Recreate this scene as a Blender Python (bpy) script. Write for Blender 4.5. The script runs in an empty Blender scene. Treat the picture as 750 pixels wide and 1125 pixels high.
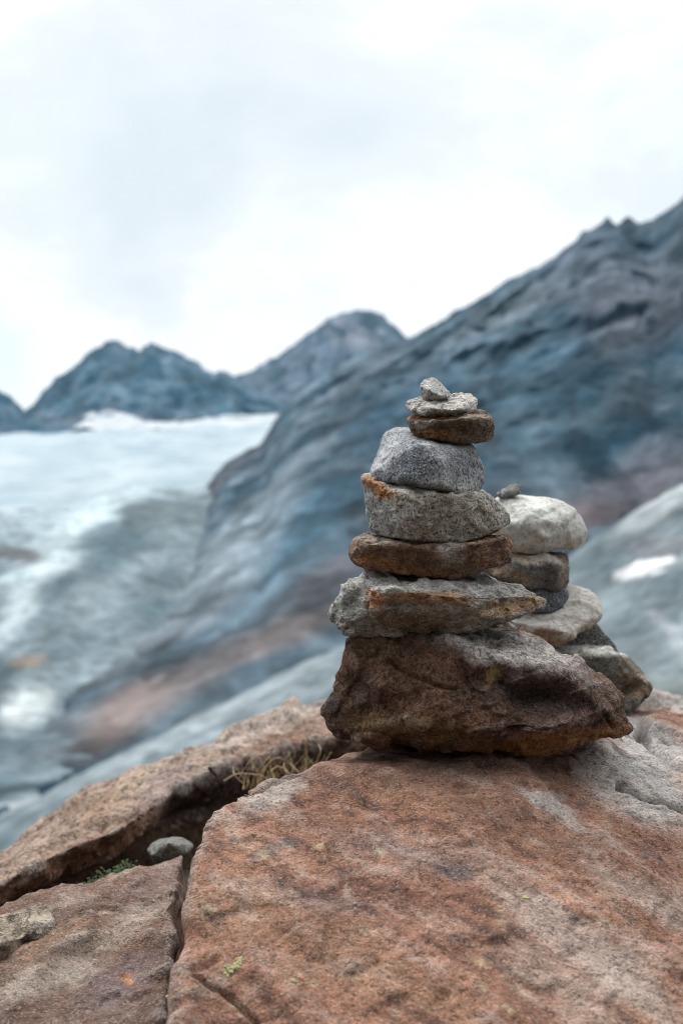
import bpy, bmesh, math
import numpy as np
from mathutils import Vector
from mathutils.bvhtree import BVHTree

scene = bpy.context.scene
COL = scene.collection

# ------------------------------------------------------------------ camera geometry
F, CX, CY, HY = 1250.0, 375.0, 562.5, 470.0       # focal length in photo pixels, centre, horizon row
PITCH = math.atan((CY - HY) / F)
cp, sp = math.cos(PITCH), math.sin(PITCH)

def at(px, py, Y):
    dx, dy = (px - CX) / F, (CY - py) / F
    d = np.array((dx, cp + dy * sp, -sp + dy * cp))
    return d * (Y / d[1])

def proj(P):
    f = P[:, 1] * cp - P[:, 2] * sp
    u = P[:, 1] * sp + P[:, 2] * cp
    f = np.maximum(f, 1e-3)
    return CX + P[:, 0] / f * F, CY - u / f * F

# ------------------------------------------------------------------ noise
_r = np.random.RandomState(7)
_perm = _r.permutation(256); _perm = np.concatenate([_perm, _perm, _perm])
_g = _r.normal(size=(256, 3)); _g /= np.linalg.norm(_g, axis=1)[:, None]

def _hash(i, j, k):
    return _perm[_perm[_perm[i & 255] + (j & 255)] + (k & 255)]

def perlin(p):
    i = np.floor(p).astype(np.int64); f = p - i
    u = f * f * f * (f * (f * 6 - 15) + 10)
    out = np.zeros(len(p))
    for a in (0, 1):
        for b in (0, 1):
            for c in (0, 1):
                g = _g[_hash(i[:, 0] + a, i[:, 1] + b, i[:, 2] + c)]
                d = ((f - (a, b, c)) * g).sum(1)
                w = (u[:, 0] if a else 1 - u[:, 0]) * (u[:, 1] if b else 1 - u[:, 1]) * (u[:, 2] if c else 1 - u[:, 2])
                out += w * d
    return out * 1.6

def fbm(p, o=4, gain=.5, lac=2.03):
    s, a, t = 0, 1.0, 0
    for k in range(o):
        s = s + a * perlin(p + 17.3 * k); t += a
        p = p * lac; a *= gain
    return s / t

def ridged(p, o=4, gain=.5):
    s, a, t = 0, 1.0, 0
    for k in range(o):
        s = s + a * (1 - 2 * np.abs(perlin(p + 9.1 * k))); t += a
        p = p * 2.1; a *= gain
    return s / t

def facets(p, k=14.0):
    """tilted planes per random cell: chipped, faceted relief"""
    i = np.floor(p).astype(np.int64); num = np.zeros(len(p)); den = np.zeros(len(p)) + 1e-9
    for a in (-1, 0, 1):
        for b in (-1, 0, 1):
            for c in (-1, 0, 1):
                h = _hash(i[:, 0] + a, i[:, 1] + b, i[:, 2] + c)
                cc = i + (a, b, c) + .5 + .45 * _g[(h * 7 + 3) & 255]
                q = p - cc
                w = np.exp(-k * (q * q).sum(1))
                num += w * ((q * _g[h]).sum(1) + .25 * _g[(h + 91) & 255][:, 0]); den += w
    return num / den

def sstep(x, a, b):
    t = np.clip((x - a) / (b - a), 0, 1); return t * t * (3 - 2 * t)

def mix(a, b, t):
    return np.asarray(a) * (1 - t[:, None]) + np.asarray(b) * t[:, None]

def lay(c, px, py, patches, warp=0, wf=None, soft=.5):
    """geological patches, a few with painted light and shade: (centre x, y, half length, half width, tilt in degrees, colour, strength)"""
    for (x, y, rx, ry, ang, col, st) in patches:
        a = math.radians(ang); ca, sa = math.cos(a), -math.sin(a)
        qx, qy = px + warp * wf[0] - x, py + warp * wf[1] - y
        u, v = (qx * ca + qy * sa) / rx, (-qx * sa + qy * ca) / ry
        t = (1 - sstep(np.sqrt(u * u + v * v), 1 - soft, 1 + soft)) * st
        c = mix(c, col, t)
    return c

# ------------------------------------------------------------------ objects
def tag(o, label=None, cat=None, group=None, kind=None):
    for k, v in (('label', label), ('category', cat), ('group', group), ('kind', kind)):
        if v: o[k] = v
    return o

def link_mesh(name, V, polys, mat, col=None, smooth=True, origin=None, parent=None):
    me = bpy.data.meshes.new(name)
    V = np.asarray(V, dtype=float)
    o0 = np.zeros(3) if origin is None else np.asarray(origin)
    W = V - o0
    polys = [p for p in polys] if not isinstance(polys, np.ndarray) else polys
    if isinstance(polys, np.ndarray):
        n, k = polys.shape
        me.vertices.add(len(W)); me.vertices.foreach_set('co', W.astype(np.float32).ravel())
        me.loops.add(n * k); me.loops.foreach_set('vertex_index', polys.astype(np.int32).ravel())
        me.polygons.add(n); me.polygons.foreach_set('loop_start', np.arange(0, n * k, k, dtype=np.int32))
        me.update(calc_edges=True); me.validate()
    else:
        me.from_pydata(W.tolist(), [], polys); me.update()
    me.polygons.foreach_set('use_smooth', np.full(len(me.polygons), smooth))
    if col is not None:
        a = me.attributes.new('Col', 'FLOAT_COLOR', 'POINT')
        a.data.foreach_set('color', np.column_stack([np.clip(col, 0.004, 1), np.ones(len(col))]).astype(np.float32).ravel())
    me.materials.append(mat)
    o = bpy.data.objects.new(name, me); COL.objects.link(o)
    o.location = o0.tolist()
    if parent: o.parent = parent; o.location = (o0 - np.array(parent.location)).tolist()
    return o

def hull_mesh(chunks):
    V, Fs = [], []
    for pts in chunks:
        bm = bmesh.new()
        for p in pts: bm.verts.new(p)
        r = bmesh.ops.convex_hull(bm, input=bm.verts)
        dead = [g for g in set(r['geom_interior']) | set(r['geom_unused']) if isinstance(g, bmesh.types.BMVert)]
        if dead: bmesh.ops.delete(bm, geom=dead, context='VERTS')
        bmesh.ops.recalc_face_normals(bm, faces=bm.faces)
        bm.verts.index_update(); b = len(V)
        V += [tuple(v.co) for v in bm.verts]
        Fs += [[b + v.index for v in f.verts] for f in bm.faces]
        bm.free()
    return V, Fs

def normals(V, Q):
    a = V[Q[:, 2]] - V[Q[:, 0]]; b = V[Q[:, 3]] - V[Q[:, 1]]
    n = np.cross(a, b); out = np.zeros_like(V)
    for k in range(4):
        for d in range(3):
            out[:, d] += np.bincount(Q[:, k], n[:, d], len(V))
    return out / (np.linalg.norm(out, axis=1)[:, None] + 1e-12)

def smooth(V, Q, it, f=.5):
    E = np.concatenate([Q[:, [k, (k + 1) % 4]] for k in range(4)])
    cnt = np.bincount(E[:, 0], minlength=len(V)) + np.bincount(E[:, 1], minlength=len(V)) + 1e-9
    for _ in range(it):
        s = np.stack([np.bincount(E[:, 0], V[E[:, 1], d], len(V)) + np.bincount(E[:, 1], V[E[:, 0], d], len(V)) for d in range(3)], 1)
        V = V * (1 - f) + f * s / cnt[:, None]
    return V

def seg_dist(px, py, line):
    d = np.full(len(px), 1e9)
    for (x0, y0), (x1, y1) in zip(line[:-1], line[1:]):
        dx, dy = x1 - x0, y1 - y0
        t = np.clip(((px - x0) * dx + (py - y0) * dy) / (dx * dx + dy * dy), 0, 1)
        d = np.minimum(d, np.hypot(px - x0 - t * dx, py - y0 - t * dy))
    return d

MESHES = {}
def rock(name, chunks, vox, mat, colour, label, cat='stone', group=None, seed=0, fac=(12, .006), fac2=(40, .0015),
         rough=(30, .002), strata=None, dents=(), cracks=(), sm=2, unit=.00104, wear=(.42, .41, .39), side=1.0):
    V, Fs = hull_mesh(chunks); wear = np.array(wear)
    me = bpy.data.meshes.new('tmp'); me.from_pydata(V, [], Fs); me.update()
    ob = bpy.data.objects.new('tmp', me); COL.objects.link(ob)
    m = ob.modifiers.new('r', 'REMESH'); m.mode = 'VOXEL'; m.voxel_size = vox; m.adaptivity = 0
    dg = bpy.context.evaluated_depsgraph_get(); dg.update()
    ev = ob.evaluated_get(dg).to_mesh()
    P = np.empty(len(ev.vertices) * 3, np.float32); ev.vertices.foreach_get('co', P); P = P.reshape(-1, 3).astype(float)
    Q = np.empty(len(ev.polygons) * 4, np.int32); ev.loops.foreach_get('vertex_index', Q); Q = Q.reshape(-1, 4)
    ob.evaluated_get(dg).to_mesh_clear(); bpy.data.objects.remove(ob); bpy.data.meshes.remove(me)
    P = smooth(P, Q, sm)
    n = normals(P, Q)
    px, py = proj(P)
    S = P + seed * 3.17
    # hollows and ledges
    for (x, y, rx, ry, ang, dep) in dents:
        a = math.radians(ang); ca, sa = math.cos(a), -math.sin(a)
        u, v = ((px - x) * ca + (py - y) * sa) / rx, (-(px - x) * sa + (py - y) * ca) / ry
        w = np.exp(-(u * u + v * v)) * (n[:, 1] < .3)
        P = P + np.array((0, .9, -.1)) * (w * dep * unit)[:, None]
    P = P + n * vox * .7
    d = fac[1] * facets(S * fac[0], 26) * 1.7 + fac2[1] * facets(S * fac2[0] + 5, 40) * 1.7
    d = d + rough[1] * fbm(S * rough[0], 5, .55)
    d = d + rough[1] * .55 * (ridged(S * rough[0] * 1.7 + 3, 4, .6) - .3)
    if strata:
        fr, am, bd = strata
        bd = np.array(bd, float); bd /= np.linalg.norm(bd)
        s = (P @ bd) * fr + .8 * fbm(S * fr * .12, 3) + seed
        k = np.floor(s).astype(np.int64); t = s - k
        h0, h1 = _g[_perm[k & 255], 0], _g[_perm[(k + 1) & 255], 0]
        lay_ = h0 + (h1 - h0) * sstep(t, .78, 1.0)
        d = d + am * lay_ * (1 - .6 * np.abs(n @ bd))
    for (line, wid, dep) in cracks:
        q = seg_dist(px + 4 * fbm(S * 25, 3), py + 4 * fbm(S * 25 + 9, 3), line)
        d = d - dep * unit * np.exp(-(q / wid) ** 2) * ((n[:, 1] < .45) | (n[:, 2] > .4))
    d = d * (side + (1 - side) * np.clip(n[:, 2], 0, 1))
    P = P + n * d[:, None]
    N = normals(P, Q)
    px, py = proj(P)
    c = colour(P, N, px, py, S)
    cv = ((P - smooth(P, Q, 4)) * N).sum(1) / vox          # worn, paler convex edges
    cv = smooth(np.repeat(cv[:, None], 3, 1), Q, 1)[:, 0]
    c = mix(c, c * .5 + wear * .5, sstep(cv, .12, .5) * .62)
    lo = P.min(0); o0 = np.array(((P[:, 0].min() + P[:, 0].max()) / 2, (P[:, 1].min() + P[:, 1].max()) / 2, lo[2]))
    o = link_mesh(name, P, Q, mat, c, origin=o0)
    MESHES.setdefault(name, []).append((P, Q))
    tag(o, label, cat, group)
    o['_p'] = 0; del o['_p']
    return o, P, Q

# ------------------------------------------------------------------ materials
def nodes(name):
    m = bpy.data.materials.new(name); m.use_nodes = True
    t = m.node_tree; t.nodes.clear()
    return m, t, (lambda ty, **k: _mk(t, ty, k))

def _mk(t, ty, k):
    n = t.nodes.new(ty)
    for a, v in k.items(): setattr(n, a, v)
    return n

def rock_mat(name, grain=450., vary=.35, dark=.35, light=.25, bump=.6, bdist=0.00204, roughness=.85, spec=.25, coarse=60., stretch=(1, 1, 1), rot=(0, 0, 0), thr=(.545, .58), crack=.5):
    m, t, N = nodes(name); L = t.links.new
    out = N('ShaderNodeOutputMaterial'); b = N('ShaderNodeBsdfPrincipled')
    L(b.outputs[0], out.inputs[0])
    at_ = N('ShaderNodeAttribute', attribute_name='Col')
    tc = N('ShaderNodeTexCoord'); mp = N('ShaderNodeMapping')
    mp.inputs['Rotation'].default_value = rot; mp.inputs['Scale'].default_value = stretch
    L(tc.outputs['Object'], mp.inputs[0])
    def noise(sc, det=4, ro=.6, src=mp):
        n = N('ShaderNodeTexNoise'); n.inputs['Scale'].default_value = sc; n.inputs['Detail'].default_value = det
        n.inputs['Roughness'].default_value = ro; L(src.outputs[0], n.inputs[0]); return n
    def rng(src, a, b2, c, d):
        r = N('ShaderNodeMapRange'); L(src, r.inputs[0])
        for i, v in enumerate((a, b2, c, d)): r.inputs[i + 1].default_value = v
        return r.outputs[0]
    def mixc(mode, fac, a, bb):
        x = N('ShaderNodeMix', data_type='RGBA', blend_type=mode)
        if isinstance(fac, float): x.inputs[0].default_value = fac
        else: L(fac, x.inputs[0])
        for s, i in ((a, 6), (bb, 7)):
            if isinstance(s, tuple): x.inputs[i].default_value = s
            else: L(s, x.inputs[i])
        return x.outputs[2]
    n1, n2, n3 = noise(coarse, 6, .65), noise(grain, 3, .7), noise(grain * .55, 2, .5)
    n4 = noise(grain * .8, 2, .5)
    v1 = rng(n1.outputs[0], .3, .7, 1 - vary, 1 + vary)
    cb = N('ShaderNodeCombineColor'); [L(v1, cb.inputs[i]) for i in range(3)]
    c = mixc('MULTIPLY', 1.0, at_.outputs['Color'], cb.outputs[0])
    v2 = rng(n2.outputs[0], .3, .7, 1 - vary * .8, 1 + vary * .8)
    cb2 = N('ShaderNodeCombineColor'); [L(v2, cb2.inputs[i]) for i in range(3)]
    c = mixc('MULTIPLY', 1.0, c, cb2.outputs[0])
    dk = mixc('MULTIPLY', 1.0, c, (.22, .22, .25, 1))
    c = mixc('MIX', rng(n3.outputs[0], thr[0], thr[1] + .04, 0, dark), c, dk)
    lt = mixc('MIX', .55, c, (.75, .73, .68, 1))
    c = mixc('MIX', rng(n4.outputs[0], thr[0] + .01, thr[1] + .05, 0, light), c, lt)
    n5 = noise(coarse * .42, 7, .62)
    ab = N('ShaderNodeMath', operation='SUBTRACT'); L(n5.outputs[0], ab.inputs[0]); ab.inputs[1].default_value = .5
    ab2 = N('ShaderNodeMath', operation='ABSOLUTE'); L(ab.outputs[0], ab2.inputs[0])
    line = rng(ab2.outputs[0], .0, .014, 1, 0)
    ln = N('ShaderNodeMath', operation='MULTIPLY'); L(line, ln.inputs[0]); L(rng(n1.outputs[0], .42, .6, 0, crack), ln.inputs[1])
    c = mixc('MIX', ln.outputs[0], c, dk)
    L(c, b.inputs['Base Color'])
    b.inputs['Roughness'].default_value = roughness
    b.inputs['Specular IOR Level'].default_value = spec
    # relief
    a1 = N('ShaderNodeMath', operation='MULTIPLY_ADD'); L(n1.outputs[0], a1.inputs[0]); a1.inputs[1].default_value = 2.2; L(n2.outputs[0], a1.inputs[2])
    a2 = N('ShaderNodeMath', operation='MULTIPLY_ADD'); L(n3.outputs[0], a2.inputs[0]); a2.inputs[1].default_value = -.8; L(a1.outputs[0], a2.inputs[2])
    bp = N('ShaderNodeBump'); bp.inputs['Strength'].default_value = bump; bp.inputs['Distance'].default_value = bdist
    a3 = N('ShaderNodeMath', operation='MULTIPLY_ADD'); L(ln.outputs[0], a3.inputs[0]); a3.inputs[1].default_value = -1.2; L(a2.outputs[0], a3.inputs[2])
    L(a3.outputs[0], bp.inputs['Height']); L(bp.outputs[0], b.inputs['Normal'])
    return m

def plain_mat(name, col, roughness=.8, var=.2, scale=200.):
    m, t, N = nodes(name); L = t.links.new
    out = N('ShaderNodeOutputMaterial'); b = N('ShaderNodeBsdfPrincipled'); L(b.outputs[0], out.inputs[0])
    tc = N('ShaderNodeTexCoord'); n = N('ShaderNodeTexNoise'); n.inputs['Scale'].default_value = scale; n.inputs['Detail'].default_value = 4
    L(tc.outputs['Object'], n.inputs[0])
    r = N('ShaderNodeValToRGB'); L(n.outputs[0], r.inputs[0])
    r.color_ramp.elements[0].position = .3; r.color_ramp.elements[1].position = .7
    r.color_ramp.elements[0].color = [c * (1 - var) for c in col] + [1]
    r.color_ramp.elements[1].color = [c * (1 + var) for c in col] + [1]
    L(r.outputs[0], b.inputs['Base Color']); b.inputs['Roughness'].default_value = roughness
    b.inputs['Specular IOR Level'].default_value = .2
    return m

def land_mat(name, scale=.02, vary=.3, bump=.4, bdist=6., roughness=.95):
    m, t, N = nodes(name); L = t.links.new
    out = N('ShaderNodeOutputMaterial'); b = N('ShaderNodeBsdfPrincipled'); L(b.outputs[0], out.inputs[0])
    at_ = N('ShaderNodeAttribute', attribute_name='Col'); tc = N('ShaderNodeTexCoord')
    n = N('ShaderNodeTexNoise'); n.inputs['Scale'].default_value = scale; n.inputs['Detail'].default_value = 8; n.inputs['Roughness'].default_value = .65
    L(tc.outputs['Object'], n.inputs[0])
    r = N('ShaderNodeMapRange'); L(n.outputs[0], r.inputs[0])
    for i, v in enumerate((.3, .7, 1 - vary, 1 + vary)): r.inputs[i + 1].default_value = v
    cb = N('ShaderNodeCombineColor'); [L(r.outputs[0], cb.inputs[i]) for i in range(3)]
    x = N('ShaderNodeMix', data_type='RGBA', blend_type='MULTIPLY'); x.inputs[0].default_value = 1
    L(at_.outputs['Color'], x.inputs[6]); L(cb.outputs[0], x.inputs[7]); L(x.outputs[2], b.inputs['Base Color'])
    b.inputs['Roughness'].default_value = roughness; b.inputs['Specular IOR Level'].default_value = .1
    bp = N('ShaderNodeBump'); bp.inputs['Strength'].default_value = bump; bp.inputs['Distance'].default_value = bdist
    L(n.outputs[0], bp.inputs['Height']); L(bp.outputs[0], b.inputs['Normal'])
    return m

M_granite = rock_mat('granite', grain=560, vary=.45, dark=.8, light=.6, bump=.9, bdist=0.00272, coarse=90)
M_bluegrey = rock_mat('blue_grey_gneiss', grain=560, vary=.40, dark=.8, light=.75, bump=.8, bdist=0.00238, coarse=80)
M_rust = rock_mat('rusty_schist', grain=380, vary=.52, dark=.65, light=.14, bump=1.0, bdist=0.0056, coarse=70)
M_pale = rock_mat('pale_quartzite', grain=300, vary=.16, dark=.35, light=.3, bump=.6, bdist=0.00272, coarse=45)
M_boulder = rock_mat('weathered_boulder', grain=520, vary=.42, dark=.6, light=.3, bump=1.0, bdist=.0022, coarse=85, stretch=(.75, 1, 1), rot=(0, 0, math.radians(35)), thr=(.57, .60), crack=.22)
M_ledge = rock_mat('ledge_rock', grain=160, vary=.4, dark=.6, light=.2, bump=1.0, bdist=0.00680, coarse=30)

M_layer = rock_mat('layered_brown_schist', grain=430, vary=.55, dark=.6, light=.22, bump=1.0, bdist=.0034, coarse=75, stretch=(.8, .8, 1.35), rot=(0, .08, 0), thr=(.56, .60))
M_layer_grey = rock_mat('layered_grey_gneiss', grain=470, vary=.50, dark=.6, light=.45, bump=1.0, bdist=.0032, coarse=80, stretch=(.8, .8, 1.3), rot=(0, -.07, 0), thr=(.56, .60))
# ------------------------------------------------------------------ colour recipes
def recipe(base, alt, freq=14, patches=(), top=None, warp=10, amt=.8, veins=None, soft=.5):
    def f(P, N, px, py, S):
        w = (fbm(S * 28, 4), fbm(S * 28 + 40, 4))
        t = np.clip(.5 + amt * 1.3 * fbm(S * freq, 5, .6), 0, 1)
        c = mix(base, alt, t)
        if top is not None:                       # dusty, bleached upper side of the stone
            c = mix(c, top, sstep(N[:, 2] + .25 * w[0], .35, .8) * .8)
        if veins is not None:
            vf, vd, vc, vs = veins
            vd = np.array(vd, float); vd /= np.linalg.norm(vd)
            s = (P @ vd) * vf + 1.6 * fbm(S * 9, 4)
            c = mix(c, vc, sstep(np.sin(s * 6.283), .45, .95) * vs * np.clip(.6 + fbm(S * 15 + 3, 3), 0, 1))
        return lay(c, px, py, patches, warp, w, soft)
    return f

def st(Y0, chunks):
    k = Y0 / F
    return [[tuple(at(x, y, Y0 + d * k)) for (x, y, d) in ch] for ch in chunks]

Y1, Y2 = 1.30, 1.66
G1, G2 = 'stones of the front cairn', 'stones of the rear cairn'
V1 = .0019

# ------------------------------------------------------------------ front cairn, from the top
rock('pebble', st(Y1, [[(461.6,422,0),(466,417,4),(474,414.6,6),(479,416,6),(486,423,5),(493.6,431,2),(493.6,435,-1),(491,438,0),(469,442.6,2),(464,439,2),(462,431,-1),
      (461.8,424,-5),(471,429.5,-18),(482,434.5,-16),(492,436,-5),(470,420,18),(485,430,18),(470,440,12),(485,438,12)]]), .0008, M_granite,
     recipe((.50,.50,.49),(.40,.40,.39),30), 'small pointed pale grey pebble capping the tall front cairn', 'pebble', G1, 1,
     fac=(60,.0002), fac2=(150,.0002), rough=(120,.0004), sm=1)
rock('flat_stone', st(Y1, [[(449,439,5),(445,447,0),(462,436,15),(494,434,22),(504,432,22),(515,432,20),(523,438,8),(523,445,0),(520,450,-6),(448,450,-5),(464,455,-22),(477,449,-30),(491,452,-32),(504,450,-30),(513,452,-14),
      (456,454,-4),(464,457,-2),(493,459,-4),(501,458,-4),(513,454,-2),(460,452,20),(515,448,20),(490,456,25)]]), .0010, M_granite,
     recipe((.56,.54,.50),(.46,.44,.41),30), 'thin pale speckled stone directly under the pointed top pebble', 'stone', G1, 2,
     fac=(45,.0010), fac2=(120,.0012), rough=(90,.0007), sm=1, dents=[(477,456,10,5,0,10),(504,457,9,4,0,8)])
rock('flat_stone', st(Y1, [[(448,460,0),(451,458,5),(449,466,-4),(451,473,-8),(459,479,-8),(472,482,-14),(491,484,-20),(507,487,-20),(520,486,-16),(536,484,-8),(541,480,-3),(542,466,0),(540,460,5),(530,453,12),(521,450,15),(510,454,10),(463,459,10),
      (450,463,-8),(475,463,-32),(491,464,-36),(509,459,-34),(536,460,-16),(455,460,35),(530,452,40),(535,480,35),(460,478,35),(500,484,45)]]), .0012, M_layer,
     recipe((.21,.15,.10),(.12,.092,.068),25,[(463,465,16,5,10,(.34,.31,.27),.9),(500,458,35,3.5,0,(.34,.28,.22),.8),(475,478,28,5,-8,(.32,.155,.055),.85),(470,459.5,20,2.5,0,(.50,.19,.07),.85),(530,462,14,6,-25,(.26,.2,.15),.6)], warp=5),
     'small brown wedge of stone just beneath the thin pale one', 'stone', G1, 3, fac=(40,.0014), fac2=(100,.0015), rough=(70,.0008), dents=[(492,470,30,5,-5,9)], sm=1)
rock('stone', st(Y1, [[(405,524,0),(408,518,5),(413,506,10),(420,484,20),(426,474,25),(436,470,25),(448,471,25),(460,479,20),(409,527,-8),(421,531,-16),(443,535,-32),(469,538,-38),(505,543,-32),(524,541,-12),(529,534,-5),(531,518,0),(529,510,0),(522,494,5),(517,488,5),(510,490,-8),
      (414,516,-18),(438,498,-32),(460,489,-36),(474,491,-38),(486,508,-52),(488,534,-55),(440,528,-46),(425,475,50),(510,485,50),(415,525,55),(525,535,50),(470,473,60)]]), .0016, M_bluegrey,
     recipe((.25,.275,.305),(.34,.365,.39),20,[(452,514,32,18,30,(.10,.118,.14),.92),(505,512,16,18,0,(.17,.19,.215),.7),(424,498,26,8,58,(.50,.52,.54),.75),(490,491,34,4,-6,(.46,.48,.50),.7),(486,515,5,24,0,(.40,.41,.42),.6),(512,532,10,7,0,(.45,.45,.43),.7)], warp=8),  # front facet: own darker tone plus painted shade; left planes painted lighter as lit
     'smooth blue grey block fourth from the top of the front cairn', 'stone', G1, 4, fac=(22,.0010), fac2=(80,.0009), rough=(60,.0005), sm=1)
rock('stone', st(Y1, [[(397,527,-5),(397,523,0),(404,521,10),(401,549,-5),(404,568,-5),(409,580,-8),(419,587,-12),(445,593,-28),(469,596,-32),(503,595,-32),(520,592,-26),(534,585,-22),(555,578,-10),(562,573,0),(558,563,0),(539,546,5),(527,541,-5),(404,527,-18),(438,540,-50),(441,545,-56),(448,570,-60),(450,592,-45),(490,544,-48),(520,543,-30),
      (410,525,60),(530,540,60),(555,570,45),(415,580,60),(530,588,55),(470,590,65)]]), .0016, M_granite,
     recipe((.44,.42,.37),(.34,.315,.27),28,[(415,565,22,34,10,(.42,.44,.44),.85),(416,537,20,8,-35,(.52,.21,.06),.95),(400,528,6,6,0,(.42,.25,.13),.6),(437,548,9,7,0,(.34,.27,.18),.7),(447,568,6,26,0,(.46,.46,.44),.6)], warp=9),
     'light speckled granite block with an orange rust stain on its left corner', 'stone', G1, 5, fac=(20,.0016), fac2=(70,.0020), rough=(80,.0009), sm=1)
rock('flat_stone', st(Y1, [[(384,601,0),(386,594,5),(402,587,15),(412,586,20),(384,609,-5),(391,618,-11),(419,627,-22),(454,632,-28),(495,634,-28),(516,629,-26),(544,622,-16),(560,615,-5),(561,599,0),(554,590,10),(405,598,-38),(454,600,-48),(489,606,-52),(516,598,-42),(552,592,-15),
      (395,590,55),(550,590,55),(400,615,55),(545,615,50),(470,587,65),(470,625,65)]]), .0016, M_layer,
     recipe((.27,.15,.09),(.145,.09,.062),18,[(495,606,14,14,60,(.44,.39,.36),.8),(420,592,40,4,0,(.44,.39,.34),.75),(430,622,50,6,-8,(.34,.16,.06),.8),(545,605,16,14,0,(.23,.13,.10),.6),(395,600,14,8,0,(.24,.17,.12),.5)]),
     'rounded brown slab halfway down the front cairn, wedged between grey stones', 'stone', G1, 6, fac=(20,.002), fac2=(62,.0022), strata=(90,.0012,(.08,.2,1)), rough=(60,.0009), sm=1)
rock('slab', st(Y1, [[(360,675,0),(362,668,-5),(371,658,-10),(374,646,0),(402,625,10),(430,628,-10),(364,681,-10),(374,688,-20),(388,696,-25),(440,699,-40),(440,645,-40),(405,658,-42),(380,650,40),(370,675,40),(400,695,50),(460,690,50)],
      [(410,628,40),(506,630,30),(523,630,20),(544,639,5),(575,648,-5),(600,658,-5),(602,665,-8),(589,672,-15),(561,677,-25),(544,682,-40),(502,693,-36),(464,692,-38),(420,690,-34),(407,650,-62),(430,648,-66),(496,656,-68),(572,655,-25),(407,672,-60),(560,660,50),(540,640,60),(420,640,70),(480,690,50),(410,690,40)]]), .0017, M_layer_grey,
     recipe((.40,.395,.37),(.28,.27,.245),20,[(412,658,9,13,0,(.55,.21,.06),.95),(465,657,58,7,-3,(.34,.18,.08),.9),(450,684,70,10,-2,(.19,.13,.07),.8),(562,667,42,7,12,(.42,.25,.11),.8),(470,643,80,6,-2,(.55,.545,.52),.7),(398,636,26,8,35,(.55,.55,.53),.6),(385,670,24,28,40,(.34,.35,.33),.8),(490,668,45,5,-4,(.38,.33,.26),.5),(390,690,20,8,0,(.16,.13,.09),.6)], warp=9, veins=(60,(.2,.3,1),(.12,.1,.08),.5)),
     'wide pointed grey slab with rusty front edges lying on the biggest brown stone', 'slab', G1, 7, fac=(20,.0032), fac2=(62,.0026), rough=(55,.0011), strata=(100,.0026,(.05,.3,1)),
     dents=[(440,664,28,4,-3,9),(520,672,45,4,12,6),(390,672,10,16,0,4)], sm=1)
rock('base_stone', st(Y1, [[(389,694,-10),(395,690,60),(556,681,70),(582,693,50),(500,704,-45),(494,703,-40),(525,728,-60),(560,735,-64),(620,739,-46),(654,750,-22),(669,752,0),(678,762,0),(683,775,-5),(686,786,-10),
      (664,781,-50),(628,799,-70),(602,806,-80),(575,797,-84),(520,805,-84),(635,824,-46),(602,831,-46),(568,832,-46),(520,827,-46),(467,818,-48),(388,716,-20),(375,740,-20),(362,769,-20),(355,783,-15),(359,795,-20),(371,807,-25),
      (430,765,-62),(450,792,-76),(380,780,70),(660,780,80),(400,805,80),(640,805,80),(520,700,90)],
      [(640,800,-40),(664,782,-45),(686,786,-20),(694,801,-20),(683,811,-25),(650,818,-40),(660,800,40),(690,800,30)],
      [(387,811,-40),(407,818,-50),(413,825,-50),(427,823,-45),(440,800,-60),(390,795,-30),(400,808,20),(430,812,20)]]), .0021, M_rust,
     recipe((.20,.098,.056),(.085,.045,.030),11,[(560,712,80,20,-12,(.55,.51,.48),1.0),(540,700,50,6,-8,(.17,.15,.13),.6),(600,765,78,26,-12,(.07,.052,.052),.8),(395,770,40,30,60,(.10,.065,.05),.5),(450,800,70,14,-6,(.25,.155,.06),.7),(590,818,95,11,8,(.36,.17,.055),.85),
      (540,745,12,9,30,(.42,.28,.12),.95),(610,795,60,6,14,(.22,.13,.11),.8),(665,765,20,14,-40,(.25,.17,.12),.7),(678,800,16,8,0,(.27,.13,.06),.7),(365,775,8,22,0,(.06,.055,.06),.6),(420,712,40,10,-10,(.13,.1,.06),.6),(640,745,30,5,-28,(.24,.19,.18),.7)], warp=14),
     'large reddish brown rough stone carrying the whole front cairn', 'stone', G1, 8, fac=(11,.006), fac2=(36,.0038), rough=(34,.0028), strata=(50,.0028,(-.35,.2,1)),
     dents=[(590,768,66,17,-14,20),(520,755,22,20,40,8),(430,785,30,20,30,8),(420,730,40,9,-25,7),(560,815,60,5,4,-5),(600,798,50,3.5,14,-6)],
     cracks=[([(425,728),(470,752),(500,760)],2.4,5),([(520,804),(560,803),(600,801)],2.2,7),([(664,781),(672,800)],2,6)], sm=1)

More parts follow.
